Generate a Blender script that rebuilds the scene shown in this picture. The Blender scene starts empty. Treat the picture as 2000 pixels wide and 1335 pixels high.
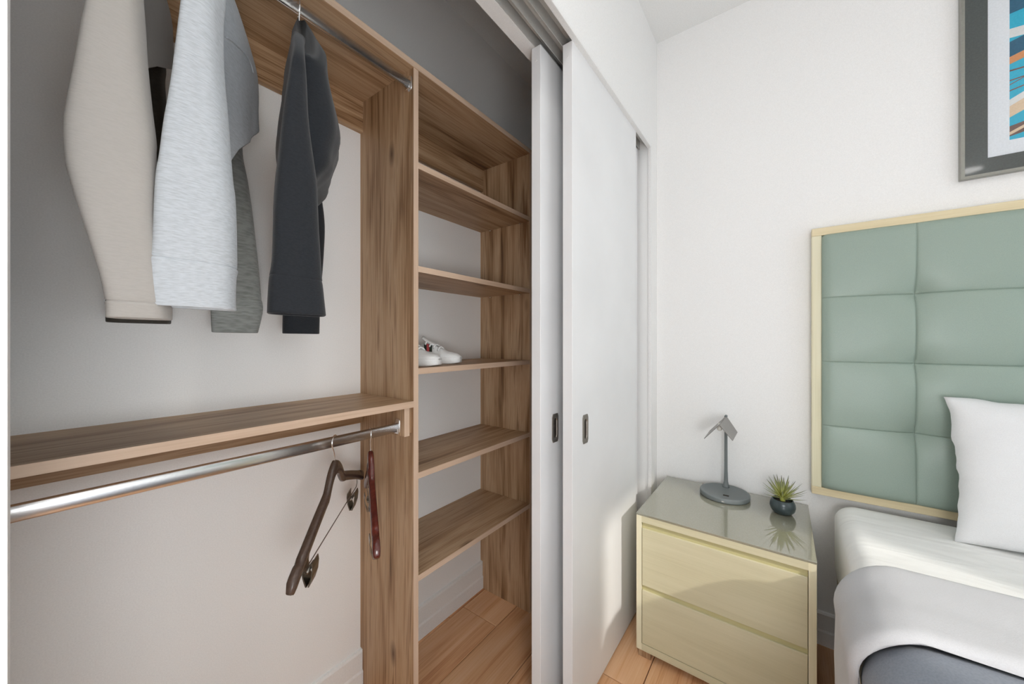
import bpy, bmesh, math, random
from mathutils import Vector, noise
random.seed(7)
PI = math.pi
S = bpy.context.scene
COL = S.collection

# ------------------------------------------------------------------ camera
cam_d = bpy.data.cameras.new('camera'); cam = bpy.data.objects.new('camera', cam_d); COL.objects.link(cam)
cam_d.sensor_width = 36.0; cam_d.lens = 36.0 * 713.1 / 2000.0; cam_d.shift_y = -1.7 / 2000.0
cam_d.clip_start = 0.02
cam.location = (0, 0, 1.25); cam.rotation_euler = (PI / 2, 0, 0.6377 - PI / 2)
S.camera = cam

# ------------------------------------------------------------------ world, sun, window daylight, exposure
W = bpy.data.worlds.new('world'); S.world = W; W.use_nodes = True
bg = W.node_tree.nodes['Background']; bg.inputs[0].default_value = (0.80, 0.90, 1.0, 1); bg.inputs[1].default_value = 1.6
sun_d = bpy.data.lights.new('sun', 'SUN'); sun = bpy.data.objects.new('sun', sun_d); COL.objects.link(sun)
sun_d.energy = 1.9; sun_d.angle = math.radians(1.6); sun_d.color = (1.0, 0.95, 0.88)
sun.rotation_euler = Vector((0.40, 1.0, -0.71)).to_track_quat('-Z', 'Y').to_euler()
win_d = bpy.data.lights.new('window_daylight', 'AREA'); win = bpy.data.objects.new('window_daylight', win_d); COL.objects.link(win)
win_d.shape = 'RECTANGLE'; win_d.size = 1.74; win_d.size_y = 2.6; win_d.energy = 3.2; win_d.color = (0.97, 0.985, 1.0)
win.location = (0.975, -2.47, 1.37); win.rotation_euler = (PI / 2, 0, 0)
win2_d = bpy.data.lights.new('left_fill_daylight', 'AREA'); win2 = bpy.data.objects.new('left_fill_daylight', win2_d); COL.objects.link(win2)  # extra daylight added from the left wall as general fill
win2_d.shape = 'RECTANGLE'; win2_d.size = 2.1; win2_d.size_y = 2.3; win2_d.energy = 1.2; win2_d.color = (0.97, 0.985, 1.0)
win2.location = (-2.56, -0.85, 1.22); win2.rotation_euler = (PI / 2, 0, -PI / 2)
# unseen ceiling downlights added as fill: x, y, watts, label
FILL_DOWNLIGHTS = ((0.30, 0.10, 2.0, 'added fill downlight above the closet aisle near the shelf tower'), (-0.55, 0.10, 1, 'added fill downlight above the closet aisle near the pier'),
              (0.30, -1.35, 1.5, 'added fill downlight above the bed'), (-1.2, -1.35, 1.5, 'added fill downlight near the added glazing'))
V = S.view_settings
V.view_transform = 'Standard'; V.look = 'None'; V.gamma = 1; V.use_curve_mapping = False; V.exposure = 0.28

# ------------------------------------------------------------------ materials
def lin(c):
    return tuple(((v / 255) / 12.92 if v / 255 <= 0.04045 else ((v / 255 + 0.055) / 1.055) ** 2.4) for v in c) + (1,)
def new_mat(name):
    m = bpy.data.materials.new(name); m.use_nodes = True
    return m, m.node_tree.nodes, m.node_tree.links, m.node_tree.nodes['Principled BSDF']
def coords(N, L, scale, rnd=True):
    tc = N.new('ShaderNodeTexCoord'); mp = N.new('ShaderNodeMapping'); mp.inputs['Scale'].default_value = scale
    if rnd:
        oi = N.new('ShaderNodeObjectInfo'); mu = N.new('ShaderNodeVectorMath'); mu.operation = 'MULTIPLY_ADD'
        cb = N.new('ShaderNodeCombineXYZ')
        for i in range(3): L.new(oi.outputs['Random'], cb.inputs[i])
        mu.inputs[1].default_value = (17.3, 9.1, 13.7); L.new(cb.outputs[0], mu.inputs[0]); L.new(tc.outputs['Object'], mu.inputs[2])
        L.new(mu.outputs[0], mp.inputs['Vector'])
    else:
        L.new(tc.outputs['Object'], mp.inputs['Vector'])
    return mp.outputs[0]
def ramp(N, stops):
    r = N.new('ShaderNodeValToRGB'); e = r.color_ramp.elements
    while len(e) < len(stops): e.new(0.5)
    for k, (p, c) in enumerate(stops): e[k].position = p; e[k].color = lin(c)
    return r
def plain(name, c, rough=0.5, metal=0.0, spec=0.5, bump=0.0, bscale=200, coat=0.0):
    m, N, L, B = new_mat(name)
    B.inputs['Roughness'].default_value = rough; B.inputs['Metallic'].default_value = metal
    B.inputs['Specular IOR Level'].default_value = spec; B.inputs['Coat Weight'].default_value = coat; B.inputs['Coat Roughness'].default_value = 0.04
    nz = N.new('ShaderNodeTexNoise'); nz.inputs['Scale'].default_value = bscale; nz.inputs['Detail'].default_value = 4
    L.new(coords(N, L, (1, 1, 1)), nz.inputs['Vector'])
    d = [max(0, v - 5) for v in c]; u = [min(255, v + 3) for v in c]
    r = ramp(N, [(0.3, d), (0.7, u)]); L.new(nz.outputs['Fac'], r.inputs[0]); L.new(r.outputs[0], B.inputs['Base Color'])
    if bump:
        b = N.new('ShaderNodeBump'); b.inputs['Strength'].default_value = bump; b.inputs['Distance'].default_value = 0.002
        L.new(nz.outputs['Fac'], b.inputs['Height']); L.new(b.outputs[0], B.inputs['Normal'])
    return m
def wood(name, stops, axis, rough=0.45, fine=1.0, knots=None, bump=0.15, spec=0.4, tone=0.0):
    # grain runs along the given local axis
    m, N, L, B = new_mat(name)
    B.inputs['Roughness'].default_value = rough; B.inputs['Specular IOR Level'].default_value = spec
    def sc(a, b): return tuple(a if i == axis else b for i in range(3))
    co = coords(N, L, sc(0.75, 9 * fine))
    n1 = N.new('ShaderNodeTexNoise'); n1.inputs['Scale'].default_value = 1.6; n1.inputs['Detail'].default_value = 5; n1.inputs['Distortion'].default_value = 0.9
    L.new(co, n1.inputs['Vector'])
    co2 = coords(N, L, sc(3, 130 * fine))
    n2 = N.new('ShaderNodeTexNoise'); n2.inputs['Scale'].default_value = 1.5; n2.inputs['Detail'].default_value = 3; L.new(co2, n2.inputs['Vector'])
    mx = N.new('ShaderNodeMath'); mx.operation = 'MULTIPLY_ADD'; mx.inputs[1].default_value = 0.36; 
    L.new(n2.outputs['Fac'], mx.inputs[0])
    ms = N.new('ShaderNodeMath'); ms.operation = 'MULTIPLY'; ms.inputs[1].default_value = 0.68; L.new(n1.outputs['Fac'], ms.inputs[0]); L.new(ms.outputs[0], mx.inputs[2])
    r = ramp(N, stops); L.new(mx.outputs[0], r.inputs[0])
    out = r.outputs[0]
    if knots:
        co3 = coords(N, L, sc(2.2, 6.0))
        vo = N.new('ShaderNodeTexVoronoi'); vo.inputs['Scale'].default_value = 1.0; L.new(co3, vo.inputs['Vector'])
        kr = ramp(N, [(0.0, (255, 255, 255)), (0.11, (0, 0, 0))]); L.new(vo.outputs['Distance'], kr.inputs[0])
        mix = N.new('ShaderNodeMixRGB'); L.new(kr.outputs[0], mix.inputs[0]); L.new(out, mix.inputs[1]); mix.inputs[2].default_value = lin(knots)
        out = mix.outputs[0]
    hs = N.new('ShaderNodeHueSaturation'); oi = N.new('ShaderNodeObjectInfo'); mr = N.new('ShaderNodeMapRange'); mr.inputs['To Min'].default_value = 1 - tone; mr.inputs['To Max'].default_value = 1 + tone
    L.new(oi.outputs['Random'], mr.inputs['Value']); L.new(mr.outputs[0], hs.inputs['Value']); L.new(out, hs.inputs['Color']); L.new(hs.outputs[0], B.inputs['Base Color'])
    b = N.new('ShaderNodeBump'); b.inputs['Strength'].default_value = bump; b.inputs['Distance'].default_value = 0.001
    L.new(n2.outputs['Fac'], b.inputs['Height']); L.new(b.outputs[0], B.inputs['Normal'])
    return m
def fabric(name, c, c2=None, scale=(60, 60, 900), rough=0.9, fold=0.0, fscale=(6, 6, 2)):
    m, N, L, B = new_mat(name)
    B.inputs['Roughness'].default_value = rough; B.inputs['Specular IOR Level'].default_value = 0.2
    B.inputs['Sheen Weight'].default_value = 0.15
    nz = N.new('ShaderNodeTexNoise'); nz.inputs['Scale'].default_value = 1; nz.inputs['Detail'].default_value = 3
    L.new(coords(N, L, scale), nz.inputs['Vector'])
    r = ramp(N, [(0.3, c2 or [max(0, v - 8) for v in c]), (0.62, c)]); L.new(nz.outputs['Fac'], r.inputs[0]); L.new(r.outputs[0], B.inputs['Base Color'])
    b = N.new('ShaderNodeBump'); b.inputs['Strength'].default_value = 0.25; b.inputs['Distance'].default_value = 0.0012
    L.new(nz.outputs['Fac'], b.inputs['Height'])
    if fold:
        n3 = N.new('ShaderNodeTexNoise'); n3.inputs['Scale'].default_value = 1; n3.inputs['Detail'].default_value = 2; n3.inputs['Distortion'].default_value = 0.6
        L.new(coords(N, L, fscale), n3.inputs['Vector'])
        b2 = N.new('ShaderNodeBump'); b2.inputs['Strength'].default_value = fold; b2.inputs['Distance'].default_value = 0.03
        L.new(n3.outputs['Fac'], b2.inputs['Height']); L.new(b.outputs[0], b2.inputs['Normal']); L.new(b2.outputs[0], B.inputs['Normal'])
    else:
        L.new(b.outputs[0], B.inputs['Normal'])
    return m

M = {}
M['wall'] = plain('wall_paint', (246, 245, 243), 0.8, spec=0.2, bump=0.01, bscale=350)
M['ceil'] = plain('ceiling_paint', (242, 242, 240), 0.85, spec=0.2)
M['gloss_white'] = plain('white_lacquer', (239, 239, 239), 0.4, spec=0.4, bscale=3)
M['trim'] = plain('trim_paint', (240, 239, 237), 0.35, spec=0.45)
M['track'] = plain('track_metal', (205, 203, 198), 0.4, metal=0.25)
WAL = [(0.31, (88, 60, 38)), (0.42, (146, 111, 78)), (0.51, (178, 145, 111)), (0.59, (194, 163, 130)), (0.70, (132, 97, 65))]
for i, a in enumerate('xyz'): M['wal' + a] = wood('walnut_laminate_' + a, WAL, i, 0.48, knots=(88, 60, 40), tone=0.07)
EDG = [(0.3, (186, 157, 132)), (0.5, (206, 178, 153)), (0.7, (218, 193, 170))]
for i, a in enumerate('xyz'): M['edg' + a] = wood('walnut_edge_band_' + a, EDG, i, 0.5)
M['oak'] = wood('oak_floor', [(0.32, (178, 120, 78)), (0.42, (208, 152, 108)), (0.52, (224, 173, 129)), (0.66, (232, 188, 148))], 0, 0.42, fine=1.0, knots=(150, 94, 58), bump=0.1, tone=0.10)
M['joint'] = plain('floor_underlay', (66, 44, 30), 0.9)
M['maple'] = wood('pale_maple', [(0.3, (198, 191, 158)), (0.5, (207, 200, 168)), (0.7, (213, 206, 176))], 1, 0.4, fine=1.2, bump=0.05)
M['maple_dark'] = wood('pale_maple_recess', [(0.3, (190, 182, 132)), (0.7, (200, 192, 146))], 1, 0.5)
M['maplez'] = wood('pale_maple_upright', [(0.3, (218, 210, 176)), (0.5, (228, 221, 190)), (0.7, (232, 226, 200))], 2, 0.4, fine=1.5, bump=0.05)
M['hbwood'] = wood('headboard_maple', [(0.3, (214, 196, 156)), (0.5, (226, 210, 172)), (0.7, (232, 218, 184))], 1, 0.45, fine=1.5, bump=0.05)
M['glass_top'] = plain('back_painted_glass', (140, 139, 122), 0.03, spec=1.0, coat=1.0)
M['chrome'] = plain('chrome', (246, 246, 246), 0.27, metal=1.0)
M['steel'] = plain('brushed_steel', (150, 146, 138), 0.3, metal=1.0)
M['darkmetal'] = plain('antique_nickel', (150, 144, 136), 0.35, metal=0.85)
M['leather'] = plain('sage_leatherette', (152, 168, 156), 0.40, spec=0.45, bump=0.05, bscale=500)
M['sheet'] = fabric('white_cotton', (236, 236, 236), (230, 230, 230), (500, 500, 500), 0.85, fold=0.12, fscale=(5, 8, 3))
M['topsheet'] = fabric('grey_white_cotton', (196, 196, 198), (190, 190, 192), (500, 500, 500), 0.85, fold=0.12, fscale=(5, 8, 3))
M['sheet2'] = fabric('fitted_sheet_cotton', (246, 246, 243), (242, 241, 237), (500, 500, 500), 0.85, fold=0.25, fscale=(14, 4, 2))
M['cream'] = fabric('cream_skirt', (196, 184, 160), (188, 175, 150), (300, 300, 300), 0.9)
M['blanket'] = fabric('slate_blanket', (134, 140, 150), (124, 130, 140), (260, 260, 260), 0.8, fold=0.25, fscale=(6, 4, 6))
M['beige'] = fabric('beige_jersey', (176, 171, 165), (172, 167, 161), (120, 120, 500))
M['greyknit'] = fabric('heather_grey_fleece', (198, 203, 208), (180, 185, 189), (90, 90, 560))
M['blackknit'] = fabric('black_fleece', (40, 43, 47), (34, 37, 41), (200, 200, 500))
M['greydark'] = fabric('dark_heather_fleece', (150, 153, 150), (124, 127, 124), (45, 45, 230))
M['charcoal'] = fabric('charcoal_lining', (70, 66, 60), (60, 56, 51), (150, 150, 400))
M['hanger'] = wood('dark_walnut_hanger', [(0.3, (62, 48, 40)), (0.7, (92, 74, 64))], 0, 0.25, spec=0.6)
M['hanger_red'] = wood('mahogany_hanger', [(0.3, (64, 24, 18)), (0.7, (104, 44, 34))], 0, 0.2, spec=0.7)
M['lampgrey'] = plain('graphite_lamp', (116, 122, 122), 0.5, bump=0.03, bscale=900)
M['lampshade'] = plain('grey_lamp_plate', (146, 143, 139), 0.5)
M['bulb'] = plain('frosted_bulb', (235, 233, 225), 0.3)
M['pot'] = plain('slate_ceramic', (58, 70, 72), 0.28, spec=0.6)
M['soil'] = plain('soil', (46, 38, 30), 0.95, bump=0.5, bscale=400)
M['rubber'] = plain('rubber_white', (232, 232, 230), 0.5)
M['shoe'] = plain('white_leather', (236, 236, 234), 0.42, bump=0.04, bscale=400)
M['lace'] = fabric('white_lace', (238, 238, 236), None, (900, 900, 900))
M['stripe_black'] = plain('dark_green_stripe', (42, 52, 44), 0.6)
M['stripe_red'] = plain('red_stripe', (190, 78, 82), 0.6)
M['frame_rim'] = plain('frame_rim_metal', (150, 150, 142), 0.35, metal=0.6)
M['frame_char'] = plain('charcoal_gloss_frame', (70, 76, 74), 0.22, spec=0.6, coat=0.3)
M['mat_white'] = plain('white_mat_board', (222, 226, 230), 0.35, spec=0.5)

# plant leaf: lighter yellow-green base, darker dusty tip (colour by height along the leaf)
def leaf_mat():
    m, N, L, B = new_mat('succulent_leaf'); B.inputs['Roughness'].default_value = 0.5
    tc = N.new('ShaderNodeTexCoord'); sx = N.new('ShaderNodeSeparateXYZ'); L.new(tc.outputs['Generated'], sx.inputs[0])
    r = ramp(N, [(0.0, (206, 206, 96)), (0.45, (186, 190, 118)), (0.85, (140, 144, 112)), (1.0, (110, 98, 92))])
    L.new(sx.outputs['X'], r.inputs[0]); L.new(r.outputs[0], B.inputs['Base Color']); return m
M['leaf'] = leaf_mat()
def glass_mat():
    m, N, L, B = new_mat('window_glass')
    tr = N.new('ShaderNodeBsdfTransparent'); gl = N.new('ShaderNodeBsdfGlossy'); gl.inputs['Roughness'].default_value = 0.02
    mx = N.new('ShaderNodeMixShader'); mx.inputs[0].default_value = 0.06
    L.new(tr.outputs[0], mx.inputs[1]); L.new(gl.outputs[0], mx.inputs[2]); L.new(mx.outputs[0], N['Material Output'].inputs[0]); return m
M['glass'] = glass_mat()
def fill_emit():
    m, N, L, B = new_mat('fill_diffuser'); B.inputs['Base Color'].default_value = (0.9, 0.9, 0.88, 1)
    B.inputs['Emission Color'].default_value = (1, 0.96, 0.9, 1); B.inputs['Emission Strength'].default_value = 2.0; return m
M['opal'] = fill_emit()  # glow for the added ceiling fill lights

# ------------------------------------------------------------------ helpers
def wl(p):
    v = Vector((0, 0, 0))
    while p is not None: v += p.location; p = p.parent
    return v
def tag(o, label=None, cat=None, group=None, kind=None):
    if label: o['label'] = label
    if cat: o['category'] = cat
    if group: o['group'] = group
    if kind: o['kind'] = kind
    return o
def empty(name, loc, label, cat, group=None, kind=None):
    o = bpy.data.objects.new(name, None); COL.objects.link(o); o.location = loc; o.empty_display_size = 0.05
    return tag(o, label, cat, group, kind)
def obj(name, bm, mat, parent=None, smooth=False, origin=None):
    # bm is in world coordinates; the origin goes to the parent's base, or to 'origin'
    off = Vector(origin) if origin is not None else wl(parent)
    bmesh.ops.translate(bm, verts=bm.verts, vec=-off)
    bmesh.ops.recalc_face_normals(bm, faces=bm.faces)
    me = bpy.data.meshes.new(name); bm.to_mesh(me); bm.free()
    for m in (mat if isinstance(mat, (list, tuple)) else [mat]): me.materials.append(m)
    if smooth:
        for p in me.polygons: p.use_smooth = True
    o = bpy.data.objects.new(name, me); COL.objects.link(o); o.parent = parent
    o.location = off - wl(parent)
    return o
def bbox(bm, x0, x1, y0, y1, z0, z1, bev=0.0, mi=0):
    r = bmesh.ops.create_cube(bm, size=1.0); vs = r['verts']
    for v in vs:
        v.co = Vector((x0 + (v.co.x + .5) * (x1 - x0), y0 + (v.co.y + .5) * (y1 - y0), z0 + (v.co.z + .5) * (z1 - z0)))
    fs = set(f for v in vs for f in v.link_faces)
    for f in fs: f.material_index = mi
    if bev:
        es = list(set(e for v in vs for e in v.link_edges))
        bmesh.ops.bevel(bm, geom=es, offset=bev, segments=2, profile=0.5, affect='EDGES', clamp_overlap=True)
def box(name, x0, x1, y0, y1, z0, z1, mat, parent=None, bev=0.0, center=False):
    bm = bmesh.new(); bbox(bm, x0, x1, y0, y1, z0, z1, bev)
    org = ((x0 + x1) / 2, (y0 + y1) / 2, z0) if (center or parent is None) else None
    return obj(name, bm, mat, parent, origin=org)
def loft(bm, rings, cap0=True, cap1=True, closed=True):
    R = [[bm.verts.new(p) for p in ring] for ring in rings]
    n = len(R[0])
    for a, b in zip(R[:-1], R[1:]):
        for i in range(n if closed else n - 1):
            j = (i + 1) % n
            bm.faces.new((a[i], a[j], b[j], b[i]))
    if cap0 and closed: bm.faces.new(R[0])
    if cap1 and closed: bm.faces.new(list(reversed(R[-1])))
    return R
def tube(bm, pts, r, n=10, r_fn=None):
    pts = [Vector(p) for p in pts]; rings = []; up = Vector((0, 0, 1))
    prev = None
    for i, p in enumerate(pts):
        t = (pts[min(i + 1, len(pts) - 1)] - pts[max(i - 1, 0)]).normalized()
        if prev is None:
            a = t.cross(up)
            if a.length < 1e-3: a = t.cross(Vector((1, 0, 0)))
            a.normalize()
        else:
            a = (prev - t * prev.dot(t)).normalized()
        prev = a; b = t.cross(a)
        rr = r_fn(i / (len(pts) - 1)) if r_fn else r
        rings.append([p + rr * (math.cos(k * 2 * PI / n) * a + math.sin(k * 2 * PI / n) * b) for k in range(n)])
    loft(bm, rings)
def lathe(bm, prof, c, n=36):
    rings = [[Vector((c[0] + r * math.cos(k * 2 * PI / n), c[1] + r * math.sin(k * 2 * PI / n), c[2] + z)) for k in range(n)] for r, z in prof]
    loft(bm, rings)
def interp(rows, n):
    # smooth resampling of equal-length tuples (Catmull-Rom)
    out = []
    for i in range(n):
        t = i / (n - 1) * (len(rows) - 1); k = min(int(t), len(rows) - 2); f = t - k
        p0, p1, p2, p3 = rows[max(k - 1, 0)], rows[k], rows[k + 1], rows[min(k + 2, len(rows) - 1)]
        out.append(tuple(0.5 * (2 * b + (c - a) * f + (2 * a - 5 * b + 4 * c - d) * f * f + (-a + 3 * b - 3 * c + d) * f ** 3) for a, b, c, d in zip(p0, p1, p2, p3)))
    return out

# ------------------------------------------------------------------ room
XW, XL, YF, YB, YC0, YC1, ZC = 1.98, -2.4, -2.3, 1.234, 0.527, 0.70, 2.80
XJ, XJ2, ZH, XCL = -0.006, 1.868, 2.215, -0.62
fl = box('floor', XL, XW, YF, YB, -0.06, -0.012, M['joint'])
tag(fl, 'light orange oak plank floor of bedroom and closet', 'floor', kind='structure')
# planks, one object each; lengths run along the closet
PW = 0.2
def plank_mesh(length, w):
    bm = bmesh.new(); bbox(bm, 0, length, 0, w, -0.012, 0.0, 0.0016)
    me = bpy.data.meshes.new('plank'); bm.to_mesh(me); bm.free(); me.materials.append(M['oak']); return me
cache = {}
rows = [(1.208 - PW * k, 1.208 - PW * (k - 1)) for k in range(0, 18)]
for ri, (ya, yb) in enumerate(rows):
    yb = min(yb, YB); ya = max(ya, YF)
    if yb - ya < 0.02: continue
    if ri == 1: xs = [XL, -1.35, -0.02, 1.245, XW]
    else:
        s = XL + [0.9, 0.4, 1.25, 0.65, 1.05][ri % 5]; xs = [XL, s]
        while xs[-1] + 1.33 < XW - 0.15: xs.append(xs[-1] + 1.33)
        xs.append(XW)
    for xa, xb in zip(xs[:-1], xs[1:]):
        key = (round(xb - xa, 3), round(yb - ya, 3))
        if key not in cache: cache[key] = plank_mesh(xb - xa - 0.0032, yb - ya - 0.0032)
        o = bpy.data.objects.new('plank', cache[key]); COL.objects.link(o); o.parent = fl
        o.location = Vector((xa + 0.0016, ya + 0.0016, 0)) - wl(fl)
tag(box('ceiling', XL, XW, YF, YB, ZC, ZC + 0.1, M['ceil']), 'white painted ceiling of bedroom and closet', 'ceiling', kind='structure')
tag(box('wall_right', XW, XW + 0.12, YF, YB + 0.12, 0, ZC, M['wall']), 'white wall behind the bed and nightstand', 'wall', kind='structure')
bm = bmesh.new()
LY0, LY1, LZ1 = -1.90, 0.20, 2.40
bbox(bm, XL - 0.12, XL, YF, LY0, 0, ZC); bbox(bm, XL - 0.12, XL, LY1, YB + 0.12, 0, ZC); bbox(bm, XL - 0.12, XL, LY0, LY1, LZ1, ZC)
tag(obj('wall_left', bm, M['wall'], origin=(XL, 0, 0)), 'white wall with an opening added for fill light facing the bed', 'wall', kind='structure')
w2 = empty('fill_window', (XL - 0.06, LY0, 0), 'tall white framed glazing added for fill light facing the bed', 'window', kind='structure')  # unseen glazing added to let fill light in from the left
bm = bmesh.new()
for a, b, c, d in ((LY0, LY1, 0, .06), (LY0, LY1, LZ1 - .06, LZ1), (LY0, LY0 + .06, .06, LZ1 - .06), (LY1 - .06, LY1, .06, LZ1 - .06), (-0.88, -0.82, .06, LZ1 - .06)):
    bbox(bm, XL - 0.09, XL - 0.04, a, b, c, d)
obj('window_frame', bm, M['trim'], w2)
for a, b in ((LY0 + .06, -0.88), (-0.82, LY1 - .06)): box('pane', XL - 0.067, XL - 0.063, a, b, .06, LZ1 - .06, M['glass'], w2)
tag(box('wall_back', XCL, XW, YB, YB + 0.12, 0, ZC, M['wall']), 'white back wall inside the closet', 'wall', kind='structure')
tag(box('wall_closet_end', XCL - 0.1, XCL, YC1, YB + 0.12, 0, ZC, M['wall']), 'white end wall inside the closet', 'wall', kind='structure')
# partition with the closet opening (one wall: pier, header, return)
bm = bmesh.new()
bbox(bm, XL, XJ, YC0, YC1, 0, ZC); bbox(bm, XJ2, XW, YC0, YC1, 0, ZC)
bbox(bm, XJ, XJ2, YC0, 0.541, ZH, ZC); bbox(bm, XJ, XJ2, 0.655, YC1, ZH, ZC); bbox(bm, XJ, XJ2, 0.541, 0.655, ZH + 0.05, ZC)
tag(obj('wall_closet_front', bm, M['wall'], origin=(0, 0.6, 0)), 'white partition wall around the closet opening', 'wall', kind='structure')
# window wall with opening
WX0, WX1, WZ0, WZ1 = 0.09, 1.86, 0.05, 2.69
bm = bmesh.new()
bbox(bm, XL, WX0, YF - 0.14, YF, 0, ZC); bbox(bm, WX1, XW, YF - 0.14, YF, 0, ZC)
bbox(bm, WX0, WX1, YF - 0.14, YF, 0, WZ0); bbox(bm, WX0, WX1, YF - 0.14, YF, WZ1, ZC)
tag(obj('wall_window', bm, M['wall'], origin=(0, YF, 0)), 'white wall with the large window opposite the closet', 'wall', kind='structure')
wn = empty('window_1', (WX0, YF - 0.07, WZ0), 'large white framed window facing the closet', 'window', kind='structure')
bm = bmesh.new()
for a, b, c, d in ((WX0, WX1, WZ0, WZ0 + .05), (WX0, WX1, WZ1 - .05, WZ1), (WX0, WX0 + .05, WZ0, WZ1), (WX1 - .05, WX1, WZ0, WZ1)):
    bbox(bm, a, b, YF - 0.1, YF - 0.05, c, d)
obj('window_frame', bm, M['trim'], wn)
box('pane', WX0 + .05, WX1 - .05, YF - 0.078, YF - 0.074, WZ0 + .05, WZ1 - .05, M['glass'], wn)

tag(box('sun_blocker', 0.54, 4.0, -3.05, -2.90, 0, 5.0, M['wall']), 'unseen pale slab added outside the window to shape the sun patch', 'sun blocker', kind='structure')  # unseen slab put outside to cut the sun to a strip

# moulded baseboards
def baseboard(name, a, b, nrm, label):
    a, b, nrm = Vector(a), Vector(b), Vector(nrm)
    prof = [(0, 0), (0.016, 0), (0.016, 0.056), (0.0125, 0.064), (0.0125, 0.126), (0.009, 0.133), (0, 0.135)]
    bm = bmesh.new()
    loft(bm, [[p + nrm * d + Vector((0, 0, z)) for d, z in prof] for p in (a, b)])
    return tag(obj(name, bm, M['trim'], origin=(a + b) / 2), label, 'baseboard', kind='structure')
baseboard('baseboard_back', (XCL, YB, 0), (XW, YB, 0), (0, -1, 0), 'white stepped baseboard along the closet back wall')
baseboard('baseboard_right', (XW, YF, 0), (XW, YC0, 0), (-1, 0, 0), 'white stepped baseboard behind nightstand and bed')
baseboard('baseboard_closet_side', (XW, YC1, 0), (XW, YB - 0.016, 0), (-1, 0, 0), 'white stepped baseboard at the hidden closet end')

# opening trim and track
bm = bmesh.new()
bbox(bm, XJ2 - 0.006, XJ2 + 0.004, YC0 - 0.005, YC0 + 0.012, 0, ZH + 0.004, 0.002)
tag(obj('trim_1', bm, M['trim'], origin=(XJ2, YC0, 0)), 'slim white upright bead edging the closet opening beside nightstand', 'trim', kind='structure')
bm = bmesh.new()
bbox(bm, XJ, XJ2 + 0.004, YC0 - 0.005, YC0 + 0.014, ZH - 0.006, ZH + 0.004, 0.002)
tag(obj('trim_2', bm, M['trim'], origin=(1, YC0, ZH)), 'slim white bead along the closet header edge', 'trim', kind='structure')
tr = empty('door_track', (1.0, 0.6, ZH + 0.05), 'triple channel overhead sliding track above the closet doors', 'track', kind='structure')
bm = bmesh.new(); bbox(bm, XJ, XJ2, 0.5415, 0.6545, ZH + 0.042, ZH + 0.05); obj('track_plate', bm, M['track'], tr)
for y in (0.5425, 0.580, 0.6185, 0.6535):
    bm = bmesh.new(); bbox(bm, XJ, XJ2, y - 0.001, y + 0.001, ZH + 0.001, ZH + 0.042)
    obj('track_fin', bm, M['track'], tr)
for y in (0.5605, 0.599, 0.636):
    bm = bmesh.new(); bbox(bm, XJ, XJ2, y - 0.009, y + 0.009, ZH + 0.03, ZH + 0.042)
    obj('channel', bm, M['track'], tr)

# sliding doors
def door(name, x0, y0, label, pull=True, w=0.63, mat=None):
    d = empty(name, (x0 + w / 2, y0 + 0.0175, 0.010), label, 'door', kind='structure')
    box('door_leaf', x0, x0 + w, y0, y0 + 0.035, 0.010, 2.211, M['gloss_white'], d, 0.0015)
    # edge screw cover
    bm = bmesh.new(); 
    ring = [Vector((x0 - 0.0008, y0 + 0.0175 + 0.004 * math.cos(k * PI / 8), 2.165 + 0.004 * math.sin(k * PI / 8))) for k in range(16)]
    loft(bm, [ring, [p + Vector((0.002, 0, 0)) for p in ring]]); obj('screw_cap', bm, M['trim'], d)
    if pull:
        px, pz, hw, hh = x0 + 0.0925, 0.9525, 0.020, 0.0485
        bm = bmesh.new(); n = 32
        def rect(t):
            # point on rectangle boundary matched to stadium angle
            c, s = math.cos(t), math.sin(t); k = min(hw / max(abs(c), 1e-6), hh / max(abs(s), 1e-6)); return c * k, s * k
        def stad(t, a):
            c, s = math.cos(t), math.sin(t); return a * c, (0.024 if s > 0 else -0.024) * (1 if abs(s) > 1e-6 else 0) + a * s
        A = [2 * PI * (k + .5) / n for k in range(n)]
        y = y0
        rings = [[Vector((px + rect(t)[0], y, pz + rect(t)[1])) for t in A], [Vector((px + rect(t)[0], y - 0.003, pz + rect(t)[1])) for t in A],
                 [Vector((px + stad(t, 0.0105)[0], y - 0.003, pz + stad(t, 0.0105)[1])) for t in A],
                 [Vector((px + stad(t, 0.0095)[0], y - 0.0008, pz + stad(t, 0.0095)[1])) for t in A]]
        R = loft(bm, rings)
        for f in bm.faces:
            if len(f.verts) > 4: f.material_index = 1
        pl = obj('door_pull', bm, [M['darkmetal'], M['soil']], d); pl['label'] = 'dark nickel recessed finger pull'
    return d
door('door_1', 1.0515, 0.539, 'white sliding closet door leaf nearest the nightstand with small pull')
door('door_2', 1.004, 0.629, 'white sliding closet door leaf beside the shelf tower with small pull')
door('door_3', 1.215, 0.584, 'white sliding closet door leaf sandwiched between two others', pull=False)

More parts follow.
